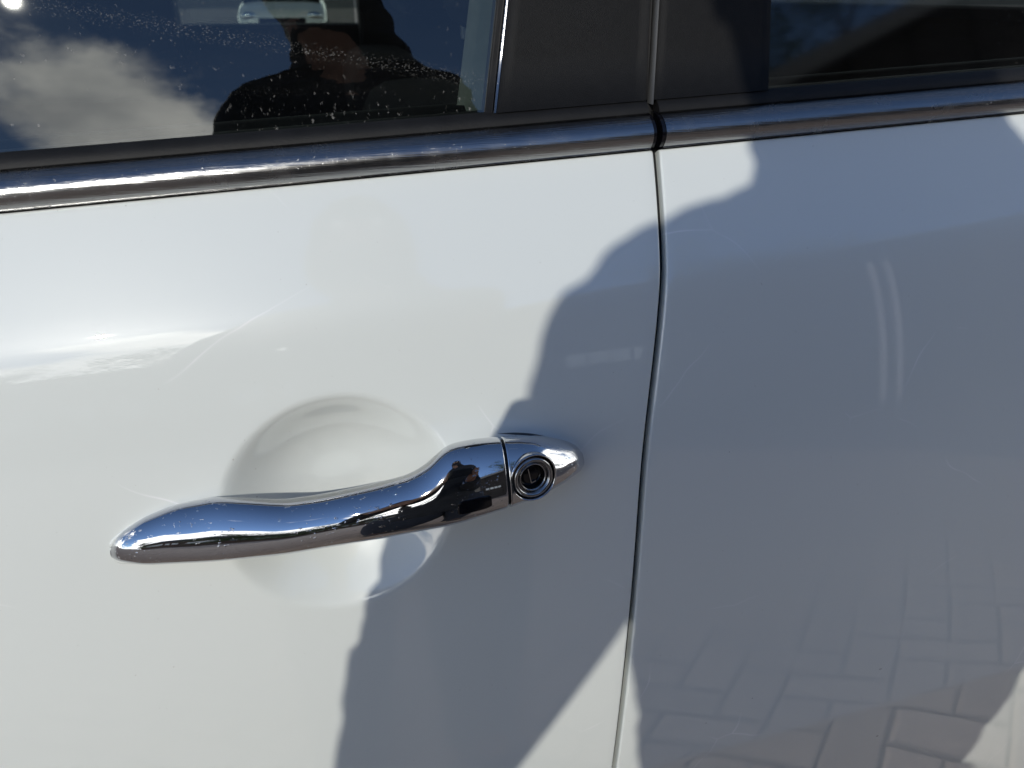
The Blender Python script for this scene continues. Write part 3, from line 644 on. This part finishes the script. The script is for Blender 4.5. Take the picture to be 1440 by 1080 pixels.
    for a, b in zip(secs[:-1], secs[1:]):
        for t in (0, .33, .67): dense.append([a[q]*(1-t)+b[q]*t for q in range(5)])
    dense.append(list(secs[-1]))
    for i, q in enumerate(dense):
        if 3 < i: q[1] += .0035*math.sin(i*1.9)*math.sin(i*.71+1); q[2] += .004*math.sin(i*1.37+2)
    secs = dense
    R = []
    for i, (z, xl, xr, yc, dy) in enumerate(secs):
        ring = []
        for t in np.linspace(0, 2*np.pi, 36, endpoint=False):
            c, s = math.cos(t), math.sin(t); ring.append(((xl+xr)/2+(xr-xl)/2*np.sign(c)*abs(c)**.85, yc+dy*np.sign(s)*abs(s)**.85+wob(i, t, .004)*abs(s), z+H))
        R.append(ring)
    pr(loft_obj('jacket', R, CLOTH, r))
    def sleeve(pts):
        P = []; Q = []
        for a, b in zip(pts[:-1], pts[1:]):
            for t in np.linspace(0, 1, 6, endpoint=False): P.append(np.array(a[0])*(1-t)+np.array(b[0])*t); Q.append(a[1]*(1-t)+b[1]*t)
        P.append(np.array(pts[-1][0])); Q.append(pts[-1][1]); P = np.array(P)+np.array([0, 0, H]); Q = np.array(Q)
        Q = Q*(1+.03*np.sin(np.arange(len(Q))*1.3)+.03*np.sin(np.arange(len(Q))*2.9))
        for c in range(3): P[:, c] = np.concatenate([[P[0, c]], (P[:-2, c]+P[1:-1, c]*2+P[2:, c])/4, [P[-1, c]]])
        pr(loft_obj('sleeve', tube_rings(P, Q, 18), CLOTH, r))
    sleeve([((-.095, -.622, .462), .064), ((-.122, -.61, .38), .055), ((-.158, -.58, .28), .048), ((-.186, -.55, .175), .043), ((-.194, -.53, .140), .042), (tuple(np.array(wl)*.5+np.array((-.190, -.52, .140))*.5+np.array([.001, 0, 0])), .041), (tuple(np.array([.010, 0, 0])+np.array(wl)*.90+np.array((-.190, -.52, .140))*.10), .041), (tuple(np.array([.010, 0, 0])+np.array(wl)*1.16-np.array((-.190, -.52, .140))*.16), .042)])
    sleeve([((.145, -.625, .445), .064), ((.150, -.62, .36), .060), ((.152, -.62, .22), .052), ((.150, -.60, .11), .050), (tuple(np.array(wr_)*.5+np.array((.150, -.60, .10))*.5), .046), (tuple(np.array(wr_)*.93+np.array((.15, -.60, .10))*.07), .042)])
    for s in (-1, 1):
        P = [(.045+s*.075, -.66, .04+H), (.045+s*.088, -.658, -.10+H), (.045+s*.094, -.65, -.25+H), (.045+s*.10, -.638, -.42+H), (.045+s*.106, -.655, -.6+H), (.045+s*.11, -.665, -.79+H), (.045+s*.11, -.662, -.83+H)]
        pr(loft_obj('trouser_leg', tube_rings(P, [.105, .102, .092, .078, .07, .064, .066], 18), JEAN, r))
        R = []
        for t, w, h in ((-.09, .025, .05), (-.075, .038, .08), (-.02, .043, .095), (.06, .042, .075), (.13, .046, .055), (.17, .04, .045), (.19, .02, .03)):
            R.append([(.045+s*.115+w*math.cos(q), -.655+t, .0505+max(0, h*(.5+.5*math.sin(q)))) for q in np.linspace(0, 2*np.pi, 14, endpoint=False)])
        pr(loft_obj('shoe', R, SHOE, r))
    # phone
    pm = thing('phone', 'black phone held sideways in both hands to photograph the door', 'phone', tuple(CAM+RIGHT*.045-UP*.018-FWD*.008))
    bm = bmesh.new(); bmesh.ops.create_cube(bm, size=1); bmesh.ops.scale(bm, vec=(.148, .072, .008), verts=bm.verts)
    bmesh.ops.bevel(bm, geom=[e for e in bm.edges if abs(e.verts[0].co.z-e.verts[1].co.z) > .004], offset=.011, segments=5, affect='EDGES'); bmesh.ops.bevel(bm, geom=[e for e in bm.edges if abs(e.verts[0].co.z-e.verts[1].co.z) < .001 and len(e.link_faces) == 2 and abs(e.link_faces[0].normal.dot(e.link_faces[1].normal)) < .5], offset=.0015, segments=2, affect='EDGES')
    me = bpy.data.meshes.new('phone_body'); bm.to_mesh(me); bm.free(); me.materials.append(GLOSSBLACK); po = bpy.data.objects.new('phone_body', me); COL.objects.link(po); po.parent = pm
    sc_ = box_obj('phone_screen', (0, 0, .0042), (.138, .064, .0006), GLOSSBLACK, pm, .0002)
    pm.rotation_euler = Matrix(((RIGHT[0], UP[0], -FWD[0]), (RIGHT[1], UP[1], -FWD[1]), (RIGHT[2], UP[2], -FWD[2]))).to_euler()
person()

# ------------------------------------------------------------------ what the chrome and glass mirror: a hall, trees, a car beyond
def hall():
    b = thing('brick_building', 'long dark brick hall with a row of pale windows across the yard', 'building', (-15, -34, 0))
    wallm = plain('hall_brick', (.085, .06, .05), .85, 0, .3, 12); frm = plain('white_window_frame', (.7, .7, .68), .5); gm = plain('window_pane', (.3, .36, .42), .05, 0, .1); rf = plain('roof_tile', (.06, .055, .055), .7, 0, .2, 20)
    def rb(o): o.location = Vector(o.location)-b.location; return o
    rb(box_obj('wall', (-15, -36.5, 2.9), (40, 5, 5.8), wallm, b))
    R = [[(x, -33.6, 5.8), (x, -36.5, 8.4), (x, -39.4, 5.8)] for x in (-35.4, 5.4)]; rb(loft_obj('roof', R, rf, b))
    for i in range(15):
        x = -32+i*2.4
        f = rb(box_obj('window', (x, -33.97, 3.6), (1.5, .12, 1.7), frm, b)); box_obj('pane', (x, -33.9, 3.6), (1.3, .02, 1.5), gm, f)
        box_obj('glazing_bar', (x, -33.885, 3.6), (.07, .03, 1.5), frm, f)
    rb(box_obj('door', (3.6, -33.97, 1.1), (1.2, .1, 2.2), frm, b))
def tree(x, y, h, label):
    t = thing('tree', label, 'tree', (x, y, 0), 'trees across the yard')
    bark = bpy.data.materials.get('bark') or plain('bark', (.08, .06, .045), .9); leaf = bpy.data.materials.get('leaf') or plain('leaf', (.045, .075, .025), .7, 0, .4, 2)
    pth = [(0, 0, 0), (.05, .03, h*.2), (-.05, .08, h*.45), (.06, 0, h*.8)]; R = tube_rings(pth, [.22, .16, .12, .04], 8); P = np.array(R)
    Vt = P.reshape(-1, 3).tolist(); F = grid_faces(4, 8, cv=True)
    for k in range(7):
        a = k*2.4; z = h*(.3+.07*k); q = np.array(tube_rings([(0, 0, z), (math.cos(a)*h*.13, math.sin(a)*h*.13, z+h*.09), (math.cos(a)*h*.24, math.sin(a)*h*.24, z+h*.16)], [.07, .05, .02], 6)); bb = len(Vt); Vt += q.reshape(-1, 3).tolist(); F += grid_faces(3, 6, cv=True, base=bb)
    mesh_obj('trunk', Vt, F, bark, t)
    V, F = [], []
    cl = [(rng.normal(0, h*.15), rng.normal(0, h*.15), h*rng.uniform(.22, .95)) for _ in range(60)]
    for cx_, cy_, cz_ in cl:
        rad = h*rng.uniform(.06, .12)
        for _ in range(110):
            d = rng.normal(0, 1, 3); d /= np.linalg.norm(d); p = np.array([cx_, cy_, cz_])+d*rad*rng.uniform(.4, 1.1); u = rng.normal(0, 1, 3); u /= np.linalg.norm(u); w = np.cross(u, d); s = rng.uniform(.07, .16)
            b = len(V); V += [p-u*s, p+w*s*.5, p+u*s, p-w*s*.5]; F.append((b, b+1, b+2, b+3))
    mesh_obj('crown', V, F, leaf, t, False)
hall()
for x, y, h, l in ((-19, -29, 9, 'leafy tree in front of the middle of the brick hall'), (-27, -25, 8, 'leafy tree farthest left in front of the brick hall'), (-8, -28, 10.5, 'tallest leafy tree in front of the brick hall, added to break its mirrored roof edge'), (-13, -25, 9.5, 'broad leafy tree between two others in front of the brick hall, added to break its mirrored roof edge'), (18, -7, 8, 'leafy tree right of the gabled outbuilding'), (8.6, -14.6, 11.5, 'tall leafy tree added behind the left roof slope of the outbuilding to darken the rear glass'), (12.5, -15.2, 13, 'tallest leafy tree added behind the ridge of the outbuilding to darken the rear glass')): tree(x, y, h, l)  # tallest and broad hall trees and those behind the outbuilding added to shape reflections
def outbuilding():
    b = thing('outbuilding', 'dark gabled outbuilding with pale verge boards and two white downpipes behind the photographer', 'building', (7.5, -5.6, 0))
    def rb(o): o.location = Vector(o.location)-b.location; return o
    wm = plain('dark_stained_boards', (.022, .019, .018), .8, 0, .3, 6, .3, 40); vb = plain('weathered_verge_board', (.17, .17, .165), .6); rf = plain('outbuilding_tile', (.05, .045, .045), .7, 0, .3, 10); wp = plain('white_downpipe', (.72, .66, .64), .4); gm = plain('garage_pane', (.45, .50, .52), .05, 0, .1)
    x0, x1, xm, ze, za, y0, y1 = 1.4, 13.6, 7.5, 2.66, 5.4, -5.6, -11.5
    g = [(x0, .04), (x1, .04), (x1, ze), (xm, za), (x0, ze)]
    V = [(x, y0, z) for x, z in g]+[(x, y1, z) for x, z in g]
    rb(mesh_obj('wall', V, [(0, 1, 2, 3, 4), (9, 8, 7, 6, 5)]+[(i, (i+5), (i+1) % 5+5, (i+1) % 5) for i in range(5) if i not in (2, 3)], wm, b, False))
    for k in range(16):          # board joints standing proud as cover strips
        x = x0+.4+k*.76; z = ze+(za-ze)*(1-abs(x-xm)/(x1-xm))
        rb(box_obj('cover_strip', (x, y0+.012, (z-.05)/2+.02), (.05, .03, z-.1), wm, b))
    for s_ in (-1, 1):
        xe = xm+s_*(x1-xm+.35); zl = ze-.35*(za-ze)/(x1-xm)
        P = [(xm, y0+.30, za+.06), (xe, y0+.30, zl+.06), (xe, y1-.3, zl+.06), (xm, y1-.3, za+.06)]; V = P+[(x, y, z-.10) for x, y, z in P]
        o = rb(mesh_obj('roof_slope', V, [(0, 1, 2, 3), (7, 6, 5, 4), (0, 4, 5, 1), (1, 5, 6, 2), (2, 6, 7, 3), (3, 7, 4, 0)], rf, b, False)); fix_normals(o)
        V = [(xm, y0+.305, za+.06), (xe, y0+.305, zl+.06), (xe, y0+.305, zl-.14), (xm, y0+.305, za-.14)]; V += [(x, y+.03, z) for x, y, z in V]
        o = rb(mesh_obj('verge_board', V, [(0, 1, 2, 3), (7, 6, 5, 4), (0, 4, 5, 1), (1, 5, 6, 2), (2, 6, 7, 3), (3, 7, 4, 0)], vb, b, False)); fix_normals(o)
    for x in (4.66, 4.84):
        rb(loft_obj('downpipe', tube_rings([(x, y0+.09, .05), (x, y0+.09, 1.2), (x, y0+.09, 2.62)], .034, 12), wp, b))
        for z in (.5, 1.5, 2.4): rb(box_obj('pipe_bracket', (x, y0+.06, z), (.10, .06, .03), wp, b))
    f = rb(box_obj('window', (2.02, y0+.02, 1.28), (.86, .06, .30), wm, b))
    for k in range(4): box_obj('pane', (1.72+.20*k, y0+.055, 1.28), (.155, .01, .2), gm, f)
    d = rb(box_obj('garage_door', (8.2, y0+.02, 1.15), (2.6, .06, 2.2), wm, b)); box_obj('handle', (8.2, y0+.07, 1.0), (.2, .04, .04), vb, d)
outbuilding()

def far_car(name, x, y, rot, ma, label):
    t = thing(name, label, 'car', (x, y, .05)); t.rotation_euler = (0, 0, rot)
    gl = GLOSSBLACK; tyre = RUBBER
    # body: sections along the length, front at -y
    secs = [(-2.0, .62, .42, .60), (-1.95, .78, .32, .68), (-1.7, .86, .28, .80), (-1.0, .88, .28, .92), (-.9, .88, .28, .95), (0, .90, .28, .98), (1.0, .90, .28, 1.0), (1.7, .88, .28, 1.0), (1.95, .80, .34, .95), (2.0, .70, .45, .85)]
    R = []
    for yy, w, z0, z1 in secs:
        ring = []
        for q in np.linspace(0, 2*np.pi, 28, endpoint=False):
            c, s = math.cos(q), math.sin(q); ring.append((w*np.sign(c)*abs(c)**.4, yy, (z0+z1)/2+(z1-z0)/2*np.sign(s)*abs(s)**.5))
        R.append(ring)
    loft_obj('body', R, ma, t)
    R = []
    for yy, w, z1 in ((-1.05, .78, .96), (-.5, .70, 1.30), (-.2, .66, 1.42), (.6, .66, 1.47), (1.3, .66, 1.42), (1.8, .74, 1.02)):
        R.append([(w*np.sign(math.cos(q))*abs(math.cos(q))**.5, yy, .93+max(0, z1-.93)*max(0, math.sin(q))**.5+(-.05 if math.sin(q) < 0 else 0)) for q in np.linspace(0, 2*np.pi, 24, endpoint=False)])
    loft_obj('windows', R, gl, t)
    box_obj('roof', (0, .5, 1.455), (1.22, 1.5, .05), ma, t, .02)
    box_obj('grille', (0, -1.985, .55), (.9, .06, .16), gl, t, .02); box_obj('number_plate', (0, -2.02, .42), (.5, .02, .11), plain('plate', (.7, .7, .66), .5), t)
    hm = make_chrome('headlight_lens', (.03, .06), (.9, .9, .9))
    for s in (-1, 1):
        R = [[(s*.62+.15*math.sin(q)*math.cos(a), -1.93-.06*math.cos(q), .66+.08*math.sin(q)*math.sin(a)) for a in np.linspace(0, 2*np.pi, 16, endpoint=False)] for q in np.linspace(.02, 1.6, 6)]
        loft_obj('headlight', R, hm, t); box_obj('mirror', (s*.98, -.75, 1.0), (.2, .12, .13), ma, t, .04)
        for yy in (-1.25, 1.25):
            R = [[(s*(.80+dx), yy+r_*math.cos(a), .31+r_*math.sin(a)) for a in np.linspace(0, 2*np.pi, 24, endpoint=False)] for dx, r_ in ((-.1, .26), (-.1, .31), (.09, .31), (.10, .22), (.08, .2))]
            w_ = loft_obj('wheel', R, tyre, t); R = [[(s*(.885+dx), yy+r_*math.cos(a), .31+r_*math.sin(a)) for a in np.linspace(0, 2*np.pi, 20, endpoint=False)] for dx, r_ in ((0, .2), (.012, .18), (.0, .03))]
            loft_obj('rim', R, STEEL, w_)
far_car('parked_car', -.6, 18.5, 0.0, plain('silver_paint', (.45, .46, .45), .3, 0, .05, 3, coat=1), 'pale car parked facing us on the far side, seen through the front window')
